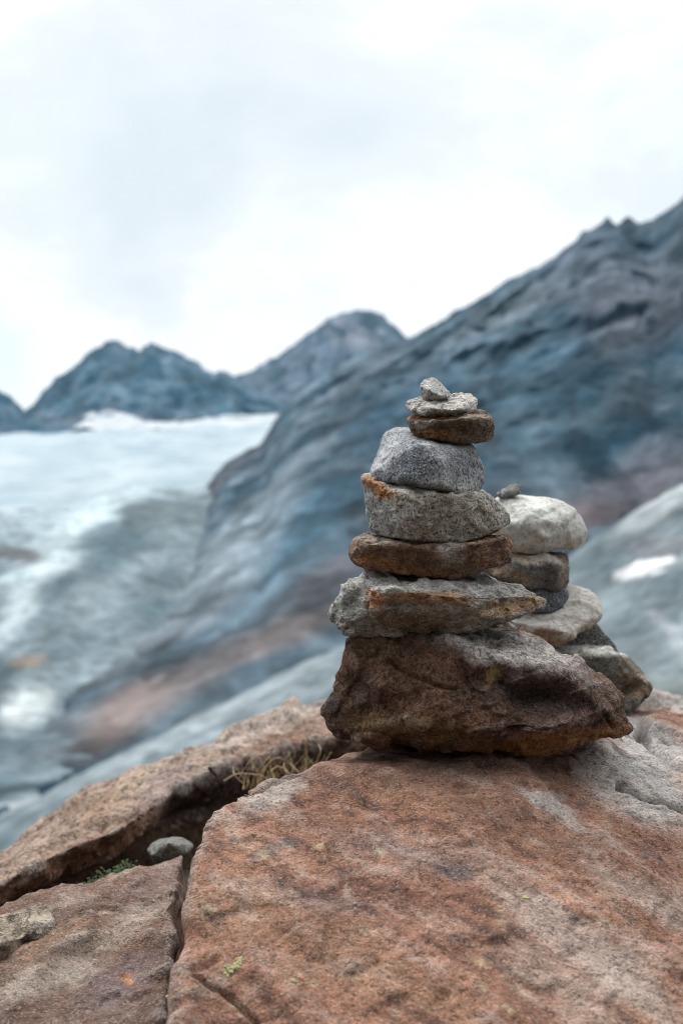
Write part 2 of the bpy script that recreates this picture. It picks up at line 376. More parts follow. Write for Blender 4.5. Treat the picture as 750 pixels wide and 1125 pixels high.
# ------------------------------------------------------------------ rear cairn, from the top
V2 = .0024
rock('pebble', st(Y2, [[(546,543.7,0),(552.7,538,2),(564.7,531.7,4),(571,533,3),(573.5,538,0),(570,542.5,-4),(551,547,-6),(560,540,-9),(556,538,12),(570,536,11),(568,543,9),(552,546,9)]]), .0011, M_granite,
     recipe((.25,.25,.25),(.19,.19,.19),25), 'small dark grey pebble on the rounded white stone', 'pebble', G2, 11, fac=(50,.001), fac2=(130,.0005), rough=(90,.0008), unit=.00133)
rock('stone', st(Y2, [[(548,549,5),(570,545,15),(594,545,15),(613,550,10),(629,561,5),(639,577,0),(641.5,585,-2),(637,593,-8),(618,602,-18),(597,607,-28),(562,605,-30),(535,590,-15),(522,578,0),(530,560,0),(590,563,-30),(600,580,-40),(560,575,-36),(617,575,-26),(560,550,50),(620,560,50),(630,588,45),(540,590,45),(590,603,50)]]), V2, M_pale,
     recipe((.56,.56,.52),(.47,.49,.47),14,[(545,592,22,14,-30,(.40,.33,.24),.8),(605,602,45,4,10,(.42,.37,.28),.6),(600,560,16,10,-30,(.62,.63,.60),.5)]), 'rounded chalky white stone near the top of the rear cairn', 'stone', G2, 12,
     fac=(14,.005), fac2=(60,.001), rough=(30,.002), sm=3, unit=.00133)
rock('stone', st(Y2, [[(621,609,-5),(622,617,-3),(625.5,628,-2),(623,640,-5),(615,650,-12),(583,645,-40),(540,632,-30),(525,612,-10),(560,611,-15),(600,615,-38),(611,622,-35),(612,645,-25),(530,610,40),(618,610,40),(620,640,35),(535,635,40)]]), V2, M_layer,
     recipe((.17,.155,.14),(.11,.11,.11),14,[(560,614,50,6,0,(.50,.42,.33),.9),(617,625,6,16,0,(.46,.33,.23),.85),(595,630,24,12,0,(.11,.115,.125),.7),(605,617,18,4,-5,(.50,.49,.47),.8),(560,632,30,5,-8,(.30,.20,.12),.7)], veins=(40,(.3,.2,1),(.3,.28,.25),.5)),
     'layered brown and dark grey block under the rounded white stone', 'stone', G2, 13, fac=(16,.005), fac2=(55,.0016), rough=(35,.0025), strata=(60,.002,(.25,.1,1)), unit=.00133)
rock('stone', st(Y2, [[(622,648,-2),(623,656,-3),(618,666,-10),(605,673,-18),(570,672,-22),(560,645,-15),(600,645,-22),(615,648,35),(565,648,35),(610,668,30),(565,668,35)]]), V2, M_bluegrey,
     recipe((.075,.10,.135),(.12,.145,.18),16), 'dark slate blue stone squeezed under the layered block', 'stone', G2, 14, fac=(18,.004), fac2=(60,.0014), rough=(35,.0016), unit=.00133)
rock('slab', st(Y2, [[(629,646,30),(644,651,25),(657,663,8),(657,677,-5),(647,690,-18),(631,698,-28),(610,707,-30),(583,697,-38),(557,681,-25),(545,668,0),(597,690,-48),(623,695,-42),(650,684,-20),(570,655,45),(610,648,50),(600,695,40),(640,685,30),(560,678,40)]]), V2, M_pale,
     recipe((.58,.56,.52),(.46,.44,.41),13,[(600,702,45,7,-10,(.25,.19,.12),.8),(648,688,14,8,45,(.24,.19,.14),.7)], veins=(25,(.6,.5,.5),(.25,.22,.19),.6)), 'tilted pale flat slab jutting out of the middle of the rear cairn', 'slab', G2, 15,
     fac=(13,.005), fac2=(55,.0014), rough=(30,.002), unit=.00133)
rock('stone', st(Y2, [[(640,683,10),(655,687,8),(663,702,5),(677,710,5),(680,722,5),(630,722,-5),(620,695,0),(650,690,50),(675,712,45),(630,715,45),(625,690,45)]]), V2, M_bluegrey,
     recipe((.10,.11,.115),(.16,.165,.165),15), 'dark stone half hidden behind the pale flat slab', 'stone', G2, 16, fac=(16,.004), fac2=(55,.001), rough=(30,.0016), unit=.00133)
rock('base_stone', st(Y2, [[(575,716,-15),(619,710,-10),(637,713,5),(658,711,8),(679,714,5),(690,722,2),(701,738,0),(714,753,-2),(718,757,-4),(714,765,-8),(701,773,-18),(685,780,-26),(650,788,-35),(600,788,-30),(570,785,-20),(629,722,-30),(663,722,-32),(682,720,-22),(690,745,-22),
      (575,713,45),(620,712,45),(690,720,45),(710,758,35),(680,788,40),(610,790,40),(570,788,40)]]), V2, M_layer,
     recipe((.15,.135,.105),(.09,.085,.07),13,[(655,715,44,7,0,(.66,.65,.61),1.0),(628,712,14,4,5,(.55,.54,.5),.8),(692,740,18,16,-50,(.26,.18,.11),.6),(702,760,18,6,20,(.30,.22,.15),.8),(660,735,40,9,0,(.16,.17,.16),.6),(706,747,6,3,-50,(.6,.5,.4),.8)]),
     'dark wedge shaped bottom stone of the rear cairn with a pale top', 'stone', G2, 17, fac=(13,.007), fac2=(50,.002), rough=(30,.003), strata=(55,.002,(.35,.1,1)), dents=[(690,760,22,6,25,8)], unit=.00133)

# ------------------------------------------------------------------ boulders
def A(lst): return [tuple(at(*p)) for p in lst]
def skirt(lst, z, grow=1.0):
    return [(p[0] * grow, p[1], z) for p in A(lst)]

edge = [(190,1210,.88),(196,1124,.95),(212,1087,.975),(218,1060,1.0),(216,1000,1.05),(218,949,1.10),(240,917,1.14),(244,895,1.17),(251,886,1.19),(276,870,1.22),(294,859,1.25),(323,852,1.28),(351,848,1.30),(380,837,1.33),(409,828,1.36)]
top = [(470,829,1.30),(520,831,1.26),(568,830,1.26),(640,815,1.33),(692,779,1.72),(750,795,1.62),(850,830,1.55),(1000,880,1.42),(1000,1000,1.2),(1000,1150,1.0),(750,890,1.31),(750,960,1.14),(750,1125,.93),(500,960,1.08),(470,1125,.92),(470,1210,.86),(900,1210,.88)]
bcol0 = recipe((.33,.175,.115),(.17,.082,.056),9,[
      (700,860,70,34,-32,(.36,.36,.35),.9),(715,815,50,22,-30,(.38,.37,.36),.9),(620,895,55,9,-33,(.44,.42,.40),.75),(640,1040,130,24,-38,(.40,.35,.31),.6),(720,990,80,16,-30,(.38,.33,.29),.45),(620,1090,80,22,-40,(.37,.30,.25),.5),
      (300,872,42,14,28,(.34,.31,.28),.8),(330,985,80,12,-14,(.37,.29,.25),.5),(500,955,24,10,-10,(.07,.065,.075),.8),(480,940,60,14,-12,(.13,.10,.10),.4),(540,900,90,20,-20,(.20,.11,.075),.6),(420,930,60,12,-10,(.16,.13,.13),.4),(300,935,30,7,20,(.17,.15,.16),.5),
      (500,845,130,16,4,(.16,.10,.075),.55),(690,935,70,20,-33,(.24,.125,.08),.6),(400,1060,120,30,-25,(.27,.16,.10),.5),(250,1000,60,40,0,(.30,.17,.105),.5),(230,1080,30,10,30,(.27,.24,.19),.5),(450,880,90,18,0,(.25,.13,.075),.5)], warp=16, veins=(16,(.6,.35,.9),(.40,.29,.23),.45))
_rs = np.random.RandomState(5)
stains = [(_rs.uniform(230,740), _rs.uniform(880,1110), _rs.uniform(3,9), _rs.uniform(2,4.5), -20 + _rs.uniform(-20,20), (.075,.06,.06) if k % 3 else (.40,.33,.22), _rs.uniform(.4,.85)) for k in range(46)]
def bcol(P, N, px, py, S):
    c = bcol0(P, N, px, py, S)
    a = math.radians(-38); ca, sa = math.cos(a), math.sin(a)       # foliation running down to the right across the surface
    U = np.stack([(P[:, 0] * ca + P[:, 1] * sa) * 5, (-P[:, 0] * sa + P[:, 1] * ca) * 38, P[:, 2] * 30], 1)
    f = fbm(U + .5 * fbm(P * 9, 3)[:, None], 5, .62)
    c = mix(c, (.44,.36,.31), sstep(f, .06, .36) * .42); c = mix(c, (.085,.045,.038), sstep(-f, .06, .36) * .7)
    return lay(c, px, py, stains, 7, (fbm(S * 60, 3), fbm(S * 60 + 7, 3)), .6)
boulder, BP, BQ = rock('boulder', [A(edge + top) + skirt(edge, -1.0, 1.02) + skirt(top, -1.0)], .0030, M_boulder, bcol,
     'big reddish brown boulder in front, bearing the front cairn', 'boulder', None, 21, side=.6, fac=(5,.010), fac2=(26,.003), rough=(22,.0055), strata=(30,.003,(.55,.3,.8)),
     cracks=[([(702,800),(720,815),(741,832),(760,842)],3.2,34),([(683,856),(715,877),(748,890),(770,900)],2.8,26),([(219,1081),(250,1098),(283,1124)],2.4,9),([(262,880),(300,862),(326,856)],3,16),([(240,1060),(214,1075)],3,5),([(330,990),(400,1000),(470,1012)],6,2.5)], sm=3)
rock('boulder', [A([(200,940,1.42),(139,964,1.38),(69,997,1.30),(0,1012,1.25),(-150,1040,1.2),(-150,1260,.9),(0,1190,.96),(0,1125,1.03),(176,1125,1.0),(120,1050,1.17),(192,965,1.32),(188,1000,1.22),(187,1050,1.12),(168,1190,.93)]) +
      skirt([(212,934,1.42),(139,964,1.38),(69,997,1.30),(0,1012,1.25),(-150,1040,1.2),(-150,1260,.9),(188,1000,1.22),(168,1190,.93)], -1.2)], .0032, M_boulder,
     recipe((.175,.10,.07),(.10,.064,.052),9,[(110,1030,110,14,28,(.34,.28,.23),.6),(60,1080,60,14,20,(.34,.30,.26),.5),(130,1085,50,18,35,(.14,.105,.11),.6),(180,960,50,12,25,(.20,.14,.13),.6),(140,1075,8,5,0,(.36,.17,.08),.8),(60,1030,60,10,25,(.22,.14,.09),.5)], warp=16, veins=(18,(-.5,.6,.7),(.36,.29,.24),.5)),
     'lower brown boulder across the crack to the left of the big one', 'boulder', None, 22, side=.6, fac=(6,.010), fac2=(28,.004), rough=(24,.006), strata=(32,.004,(-.45,.4,.8)), sm=2)
rock('rock', [A([(-40,1014,1.222),(0,1010,1.218),(30,1006,1.222),(60,1004,1.227),(84,1004,1.232),(84,1010,1.213),(45,1022,1.174),(0,1036,1.134),(-40,1044,1.125),(30,1015,1.188)]) + [(x, y, -.60) for x, y, z in A([(-40,1014,1.232),(84,1004,1.242),(84,1010,1.213),(0,1036,1.144),(-40,1044,1.125)])]], .0022, M_ledge,
     recipe((.27,.22,.17),(.19,.155,.12),14,[(20,1012,40,5,0,(.33,.29,.23),.6)]), 'low grey rock lying at the back edge of the lower boulder', 'rock', None, 23, fac=(14,.008), fac2=(45,.002), rough=(28,.003), sm=2)
SEC = [  # back crest, broken front edge, lower lip far underneath
    [(-150,1000,1.75),(-150,1042,1.40),(-150,1052,1.78)], [(0,934,1.9),(0,971,1.56),(0,984,1.92)], [(55,899,2.0),(69,935,1.66),(69,952,2.0)], [(82,880,2.05),(92,925,1.68),(92,944,2.02)],
    [(104,862,2.12),(120,916,1.71),(120,936,2.06)], [(150,840,2.18),(160,893,1.78),(160,912,2.1)], [(176,834,2.2),(190,870,1.85),(190,890,2.16)], [(234,814,2.25),(250,845,1.93),(250,864,2.24)], [(298,790,2.3),(320,824,1.99),(320,843,2.28)],
    [(352,769,2.3),(373,811,2.03),(373,830,2.3)], [(560,764,2.3),(560,812,2.06),(560,830,2.3)]]
def ledge_chunks():
    out = []
    for a, b in zip(SEC[:-1], SEC[1:]):
        out.append(A(a + b + [(p[1][0], p[1][1] + 16, p[1][2] + .035) for p in (a, b)]))
        f = A([(p[2][0], p[2][1] - 4, p[2][2] + .06) for p in (a, b)])
        out.append(f + [(x, y + .35, z - .12) for x, y, z in f] + [(x, y, -2.2) for x, y, z in f] + [(x, y + .35, -2.2) for x, y, z in f])
    return out
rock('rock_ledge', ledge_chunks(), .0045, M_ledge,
     recipe((.38,.29,.235),(.23,.155,.11),6,[(300,790,90,12,22,(.42,.36,.32),.7),(250,858,130,18,30,(.16,.075,.045),.85),(80,950,90,16,26,(.17,.075,.04),.9),(230,872,60,20,30,(.05,.04,.048),.8),(180,860,30,16,40,(.28,.22,.22),.5),(330,835,60,14,12,(.07,.04,.026),.9),(60,982,100,14,22,(.12,.06,.04),.9),(120,880,40,8,40,(.30,.19,.11),.6),(160,850,50,8,35,(.40,.32,.25),.5)], warp=14, veins=(12,(-.5,.3,.9),(.22,.15,.11),.4)),  # reddish front face; deep shade of the undercut painted into the darkest patches
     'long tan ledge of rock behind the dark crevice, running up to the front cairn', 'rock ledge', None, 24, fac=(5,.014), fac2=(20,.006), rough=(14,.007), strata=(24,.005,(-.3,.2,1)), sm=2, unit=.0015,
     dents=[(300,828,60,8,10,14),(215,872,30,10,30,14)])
L3 = [(640,800,2.0),(690,784,2.1),(718,764,2.25),(750,771,2.25),(850,795,2.15),(1000,850,1.9),(850,860,1.8),(720,800,1.9)]
rock('boulder', [A(L3) + skirt(L3, -1.0)], .0045, M_ledge, recipe((.40,.33,.29),(.32,.27,.24),7,[(730,770,40,5,-5,(.24,.25,.24),.7)]),
     'pale pinkish rock low behind the big boulder at the right edge', 'boulder', None, 25, fac=(6,.02), fac2=(20,.005), rough=(14,.008), sm=2)
rock('pebble', [A([(162,933,1.62),(167,927,1.63),(177,922,1.64),(190,921,1.65),(199,922,1.65),(207,926,1.64),(212,930,1.62),(205,937,1.6),(181,942,1.58),(166,940,1.59),(185,926,1.57),(176,925,1.72),(205,926,1.71),(185,945,1.68),(170,948,1.62),(200,948,1.62)])], .0018, M_pale,
     recipe((.16,.16,.145),(.11,.11,.10),16), 'loose smooth grey stone lying in the dark crevice', 'stone', None, 26, fac=(18,.003), fac2=(60,.001), rough=(40,.001), sm=4)

# ------------------------------------------------------------------ lichen on the boulder (parts), pebbles in the crack, grass and moss
bvh = BVHTree.FromPolygons(BP.tolist(), BQ.tolist())
M_lichen = plain_mat('map_lichen', (.34, .35, .17), .9, .3, 500)
def hit(px, py):
    d = at(px, py, 1.0); d = d / np.linalg.norm(d)
    h = bvh.ray_cast(Vector((0, 0, 0)), Vector(d))
    return (np.array(h[0]), np.array(h[1])) if h[0] is not None else (None, None)
def lichen(px, py, r, seed):
    p, n = hit(px, py)
    if p is None: return
    rs = np.random.RandomState(seed); bm = bmesh.new()
    n = Vector(n); t = n.orthogonal().normalized(); b = n.cross(t)
    for k in range(int(22 * (r / 6) ** 1.2) + 4):
        q = rs.normal(size=2) * r * .00045 * np.array((1, 1))
        c = Vector(p) + t * q[0] + b * q[1]
        g = bmesh.ops.create_icosphere(bm, subdivisions=1, radius=1)
        s = rs.uniform(.0007, .0016)
        for v in g['verts']:
            co = v.co * (1 + rs.uniform(-.25, .25))
            v.co = c + t * co.x * s * 1.3 + b * co.y * s * 1.3 + n * co.z * s * .55
    bm.verts.index_update()
    V = [tuple(v.co) for v in bm.verts]; Fs = [[v.index for v in f.verts] for f in bm.faces]; bm.free()
    link_mesh('lichen', V, Fs, M_lichen, origin=p, parent=boulder)
for i, a in enumerate([(258,1060,8),(252,1066,5),(263,1055,4),(323,1077,2),(577,986,2)]):
    lichen(*a, i)

M_peb = rock_mat('crack_grit', grain=500, dark=.4, light=.4)
rs = np.random.RandomState(3)
labels = ['small bluish grey pebble topmost in the crack beside the big boulder', 'tiny yellowish pebble in the crack beside the big boulder', 'tiny dark pebble lowest in the crack beside the big boulder']
for (px, py, r, c, lb) in ((196,1080,5.5,(.30,.33,.37),labels[0]),(186,1095,3.6,(.42,.43,.20),labels[1]),(190,1110,4,(.14,.15,.17),labels[2])):
    ch = []
    ctr = at(px, py, 1.035)
    for _ in range(16):
        v = rs.normal(size=3); v /= np.linalg.norm(v); ch.append(tuple(ctr + v * r * .00085 * np.array((1.2, 1, .8))))
    rock('pebble', [ch], .0009, M_peb, recipe(c, tuple(.8 * x for x in c), 40), lb, 'pebble', None, int(px), fac=(60,.0006), fac2=(140,.0003), rough=(90,.0004), sm=2)

def tubes(strands, seg=6):
    V, Fs = [], []
    for pts, r0, r1 in strands:
        pts = [np.array(p, float) for p in pts]
        # catmull-rom
        Pn = [2 * pts[0] - pts[1]] + pts + [2 * pts[-1] - pts[-2]]
        C = []
        for i in range(1, len(Pn) - 2):
            for t in np.linspace(0, 1, 6, endpoint=False):
                a, b, c, d = Pn[i - 1:i + 3]
                C.append(.5 * (2 * b + (c - a) * t + (2 * a - 5 * b + 4 * c - d) * t * t + (3 * b - a - 3 * c + d) * t ** 3))
        C.append(pts[-1]); base = len(V)
        for i, c in enumerate(C):
            T = C[min(i + 1, len(C) - 1)] - C[max(i - 1, 0)]; T /= np.linalg.norm(T) + 1e-9
            u = np.cross(T, (.3, .9, .2)); u /= np.linalg.norm(u) + 1e-9; w = np.cross(T, u)
            r = r0 + (r1 - r0) * i / (len(C) - 1)
            for k in range(seg):
                a = 2 * math.pi * k / seg; V.append(c + r * (u * math.cos(a) + w * math.sin(a)))
        for i in range(len(C) - 1):
            for k in range(seg):
                a, b = base + i * seg + k, base + i * seg + (k + 1) % seg
                Fs.append([a, b, b + seg, a + seg])
        Fs.append([base + k for k in range(seg)][::-1]); Fs.append([base + (len(C) - 1) * seg + k for k in range(seg)])
    return V, Fs
M_dry = plain_mat('dry_straw', (.36, .27, .16), .85, .35, 90)
rs = np.random.RandomState(11)
def curl(pts, Y=1.86, r=.0010): return ([at(x, y, Y + rs.uniform(-.03, .03)) for x, y in pts], r, r * .35)
S_ = [curl([(262,856),(275,836),(290,828),(296,838)]), curl([(246,858),(262,850),(285,852),(300,858)], r=.0014), curl([(288,868),(290,848),(299,835),(310,833),(314,842)], r=.0014), curl([(300,866),(296,850),(306,842),(318,850),(320,862)]),
      curl([(318,866),(314,848),(312,838),(318,828)]), curl([(334,858),(337,838),(336,818),(338,810)], r=.0025), curl([(336,860),(345,845),(352,826),(350,818)], r=.0018), curl([(352,858),(356,840),(364,826)], r=.0018), curl([(268,862),(258,852),(256,842)], r=.0014)]
for k in range(70):
    x = rs.uniform(265, 360); h = rs.uniform(10, 40); dx = rs.uniform(-26, 26)
    S_.append(curl([(x, 868 - (x - 265) * .08), (x + dx * .2, 866 - h * .55), (x + dx, 862 - h)], 1.89, rs.uniform(.0005, .0010)))
V, Fs = tubes(S_)
tag(link_mesh('dry_grass_tuft', V, Fs, M_dry, origin=at(300, 868, 1.86)), 'curled tuft of dry straw coloured grass under the tan ledge', 'grass tuft')

M_moss = plain_mat('green_moss', (.03, .05, .018), .8, .4, 300)
V, Fs = [], []
rs = np.random.RandomState(4)
for k in range(420):
    t = rs.uniform(); x, y = 92 + 55 * t + rs.normal() * 5, 978 - 26 * t + rs.normal() * 5
    p = at(x, y, 1.55 + rs.normal() * .03); a = rs.uniform(0, 6.28); l = rs.uniform(.003, .007)
    d = np.array((math.cos(a), math.sin(a), rs.uniform(.2, 1.0))); s = np.cross(d, (0, 0, 1)); s /= np.linalg.norm(s)
    b = len(V); V += [p, p + d * l * .5 + s * l * .35, p + d * l + (0, 0, -.001), p + d * l * .5 - s * l * .35]; Fs.append([b, b + 1, b + 2, b + 3])
tag(link_mesh('moss', V, Fs, M_moss, smooth=False, origin=at(115, 965, 1.55)), 'low green moss growing in the shaded crevice', 'moss', None, 'stuff')

# ------------------------------------------------------------------ terrain
M_land = land_mat('mountain_rock', .016, .45, .8, 22.)
M_vall = land_mat('valley_rock', .07, .45, .6, 4.)
M_ice = land_mat('glacier_ice', .02, .07, .3, 4., .6)
M_soil = land_mat('stony_soil', 14., .4, .8, .02)

def poly_u(pts, n):
    P = np.array([at(*p) for p in pts]); s = np.array([p[0] for p in pts], float); s = (s - s[0]) / (s[-1] - s[0])
    t = np.linspace(0, 1, n)
    return np.stack([np.interp(t, s, P[:, d]) for d in range(3)], 1), t

def loft(name, rows, nu, nv, mat, colour, disp, back=0, label=None):
    R = [poly_u(r, nu)[0] for r in rows]
    segs = []
    if back:
        b = R[0].copy(); b[:, 1] += back; b[:, 2] -= back * .8
        for v in np.linspace(0, 1, nv // 3, endpoint=False): segs.append((b * (1 - v) + R[0] * v, -1 + v))
    for i in range(len(R) - 1):
        last = i == len(R) - 2
        for v in np.linspace(0, 1, nv, endpoint=last):
            segs.append((R[i] * (1 - v) + R[i + 1] * v, i + v))
    G = np.stack([s[0] for s in segs]); vv = np.repeat(np.array([s[1] for s in segs]), nu)
    nr = len(segs); P = G.reshape(-1, 3)
    uu = np.tile(np.linspace(0, 1, nu), nr)
    P = P + disp(P, uu, vv)
    i, j = np.meshgrid(np.arange(nr - 1), np.arange(nu - 1), indexing='ij'); a = (i * nu + j).ravel()
    Q = np.stack([a, a + nu, a + nu + 1, a + 1], 1)
    px, py = proj(P)
    c = colour(P, uu, vv, px, py)
    o = link_mesh(name, P, Q, mat, c)
    tag(o, label, None, None, 'structure')
    return o

# far peaks ------------------------------------------------------
def far_disp(amp, fq):
    def f(P, u, v):
        g = ridged(P * fq * np.array((1, .6, .5)), 5) * amp * (np.clip(np.abs(v), 0, .35) / .35)
        j = fbm(P * fq * 9, 4) * amp * .12
        g = g + amp * 1.1 * facets(P * fq * np.array((2.6, 1.6, 2.2)), 30) * (np.clip(np.abs(v), 0, .2) / .2)
        d = np.zeros_like(P); d[:, 2] = j * 1.3 + amp * .24 * ridged(P * fq * 7, 5, .65); d[:, 1] = -g * 1.2; return d
    return f
def far_col(base, alt, light, patches=()):
    def f(P, u, v, px, py):
        w = (fbm(P * .004, 4), fbm(P * .004 + 30, 4))
        t = np.clip(.5 + 1.1 * fbm(P * np.array((.004, .003, .0022)), 5, .6), 0, 1)
        c = mix(base, alt, t)
        c = mix(c, light, sstep(ridged(P * np.array((.006, .004, .002)) + 5, 4), .35, .8) * .45)
        fc = facets(P * np.array((.006, .004, .005)) + .4 * w[0][:, None], 36)
        return lay(c, px, py, patches, 10, w) * (1 + .8 * np.clip(fc * 1.6, -.8, 1))[:, None]
    return f
pk = [(-260,400),(-180,415),(-120,395),(-60,425),(0,433),(10,437),(20,447),(27,455),(35,449),(45,437),(60,422),(80,405),(100,389),(108,386),(115,380),(122,378),(130,376),(137,380),(145,385),(152,387),(160,382),(167,379),(175,382),(183,387),(190,388),(198,392),(205,395),(213,400),(220,404),(228,412),(236,415),(242,411),(250,412),(258,417),(270,430),(330,450),(400,460)]
loft('mountain', [[(x, y, 6200) for x, y in pk], [(x, 497, 5000) for x, _ in pk]], 420, 70, M_land,
     far_col((.008,.030,.050),(.050,.085,.115),(.14,.175,.205),[(130,462,90,7,0,(.14,.14,.155),.5)]), far_disp(130, .0016), 900, 'jagged dark double peak standing behind the glacier')
pk = [(230,425),(255,417),(270,413),(290,400),(305,393),(320,384),(335,371),(345,364),(358,354),(370,348),(380,344),(390,343),(400,343),(410,344),(420,348),(428,355),(437,364),(460,385),(520,400),(600,420),(800,430)]
loft('mountain', [[(x, y, 7600) for x, y in pk], [(x, 490, 6400) for x, _ in pk]], 300, 60, M_land,
     far_col((.05,.062,.085),(.085,.095,.12),(.13,.135,.155),[(385,365,40,14,-20,(.17,.16,.18),.6)]), far_disp(110, .0012), 900, 'paler rounded peak farther off in the gap')

# snow and ice ---------------------------------------------------
def ice_disp(P, u, v):
    d = np.zeros_like(P); d[:, 2] = 10 * fbm(P * np.array((.003, .0016, 0)), 4) + 3 * ridged(P * np.array((.012, .006, 0)), 3); return d
def ice_col(P, u, v, px, py):
    w = (fbm(P * .006, 4), fbm(P * .006 + 30, 4))
    s = fbm(np.stack([P[:, 0] * .004 + P[:, 1] * .0006, P[:, 1] * .0012, P[:, 2] * .002], 1), 5, .6)
    c = mix((.40,.455,.48), (.26,.325,.36), np.clip(.35 + 1.5 * s, 0, 1))
    fl = P[:, 0] * .010 + P[:, 1] * .0016 + 1.3 * w[0]
    c = mix(c, (.16,.22,.25), sstep(np.sin(fl * 6.28), .72, 1.0) * .45 * np.clip(.5 + 1.5 * w[1], 0, 1))
    cw = ridged(np.stack([P[:, 0] * .004, P[:, 1] * .011, P[:, 2] * .004], 1) + .3 * w[0][:, None], 4)
    c = mix(c, (.15,.24,.30), sstep(cw, .45, .8) * .5)
    return lay(c, px, py, [(200,462,130,6,2,(.48,.50,.515),.9),(30,500,80,10,0,(.29,.36,.40),.5),(120,560,130,24,12,(.21,.275,.305),.5),(30,640,60,30,50,(.24,.29,.31),.6),(0,505,30,5,0,(.45,.475,.49),.8)], 22, w)
gx = [-900,-500,-250,0,90,120,300,420,600]
loft('glacier', [[(-900,470,5300),(-250,474,5300),(0,476,5300),(60,473,5400),(92,466,5500),(120,463,5500),(180,462,5500),(240,459,5500),(300,455,5500),(420,455,5500),(600,455,5500)],
                 [(-900,500,4000),(-250,495,4000),(600,490,4000)], [(-900,560,2500),(-250,560,2500),(600,540,2500)], [(-900,720,1400),(-250,700,1400),(600,640,1400)]], 260, 60, M_ice, ice_col, ice_disp, 0, 'broad blue white glacier')
sn = [(80,466),(95,457),(112,450),(130,452),(150,454),(175,461),(200,460),(235,459),(262,457),(290,455),(320,454)]
def sn_disp(P, u, v):
    d = np.zeros_like(P); d[:, 2] = 30 * fbm(P * np.array((.012, .006, .01)), 5, .6); return d
def sn_col(P, u, v, px, py):
    c = mix((.52,.53,.545), (.44,.47,.49), np.clip(.5 + fbm(P * .01, 4), 0, 1))
    return mix(c, (.10,.14,.17), sstep(fbm(P * np.array((.012, .008, .03)) + 3, 5), .04, .2) * sstep(-py, -464, -458) * .9)
loft('snow_field', [[(x, y, 5250) for x, y in sn], [(x, 472, 4900) for x, _ in sn]], 160, 30, M_ice, sn_col, sn_disp, 0, 'bright snow bank at the foot of the far peaks')

# valley floor of scoured slabs -----------------------------------
def va_disp(P, u, v):
    d = np.zeros_like(P)
    d[:, 2] = 18 * fbm(P * np.array((.006, .004, 0)) + 4, 5) + 3 * ridged(P * np.array((.03, .018, 0)), 4) + 3 * facets(P * np.array((.014, .008, .01)), 30)
    for x, y, Y, r, h in ((140,575,2250,200,20), (230,565,2300,150,8), (12,608,1700,90,26), (70,650,1350,110,24), (110,690,1150,90,20)):     # whalebacks of ice-worn rock
        c = at(x, y, Y); d[:, 2] += h * np.exp(-((P[:, 0] - c[0]) ** 2 + .3 * (P[:, 1] - c[1]) ** 2) / (r * r)) * (1 + .5 * fbm(P * .02, 4))
    return d
def va_col(P, u, v, px, py):
    w = (fbm(P * .008, 4), fbm(P * .008 + 30, 4))
    q = np.stack([(P[:, 0] - P[:, 1] * .25) * .010, (P[:, 1] + P[:, 0] * .3) * .0035, P[:, 2] * .004], 1)
    s = fbm(q, 5, .6)
    c = mix((0.079,0.115,0.135), (0.185,0.228,0.251), np.clip(.42 + 1.5 * s, 0, 1))
    bl = (P[:, 0] * .55 + P[:, 1] * .5) * .012 + 2.2 * w[0]
    c = mix(c, (.075,.095,.11), sstep(np.sin(bl * 6.28), .5, 1.) * .25); c = mix(c, (.27,.32,.345), sstep(np.sin(bl * 4.1 + 2), .7, 1.) * .2)
    ice = sstep(640 + 70 * w[0] - py - .30 * px, -20, 50) * (px < 320)
    c = mix(c, (.30,.365,.395), ice * .85 * (.75 + .5 * s))
    c = lay(c, px, py, [(90,575,120,18,38,(0.425,0.510,0.544),.8),(40,650,90,16,52,(0.425,0.493,0.518),.7),(130,585,60,16,22,(0.06,0.092,0.108),.75),(175,560,50,14,12,(.085,.115,.13),.7),(135,605,45,15,25,(0.050,0.083,0.099),.7),(60,648,26,12,40,(0.046,0.079,0.096),.8),(195,560,60,16,10,(0.092,0.112,0.119),.8),(15,607,34,8,-5,(0.086,0.086,0.089),.9),(110,665,50,24,20,(0.185,0.224,0.244),.6),(30,770,34,26,55,(0.425,0.468,0.476),.8),(5,740,14,60,80,(0.059,0.086,0.099),.7),
          (35,728,22,6,10,(0.198,0.132,0.086),.7),(90,820,60,14,20,(0.079,0.099,0.112),.6),(40,866,60,5,8,(0.026,0.036,0.043),.9),(30,895,70,16,10,(0.264,0.297,0.310),.8),(60,700,40,14,35,(0.106,0.132,0.145),.6)], 16, w)
    fc = facets(P * np.array((.020, .011, .012)) + .5 * w[0][:, None], 36)
    return c * (1 + .28 * np.clip(fc * 1.6, -.8, 1))[:, None]
loft('valley', [[(-900,566,2420),(0,566,2420),(100,556,2480),(150,548,2560),(220,545,2600),(330,528,2700),(500,520,2750)], [(-900,650,1500),(0,600,1700),(150,560,1950),(230,560,2000),(500,600,1900)],
                [(-900,800,950),(0,700,1100),(200,690,1150),(500,700,1150)], [(-900,900,640),(0,800,780),(200,800,800),(500,800,800)], [(-900,1050,420),(0,960,480),(200,940,500),(500,940,500)]], 300, 60, M_vall, va_col, va_disp, 0, 'scoured grey slabs of the valley below the glacier')

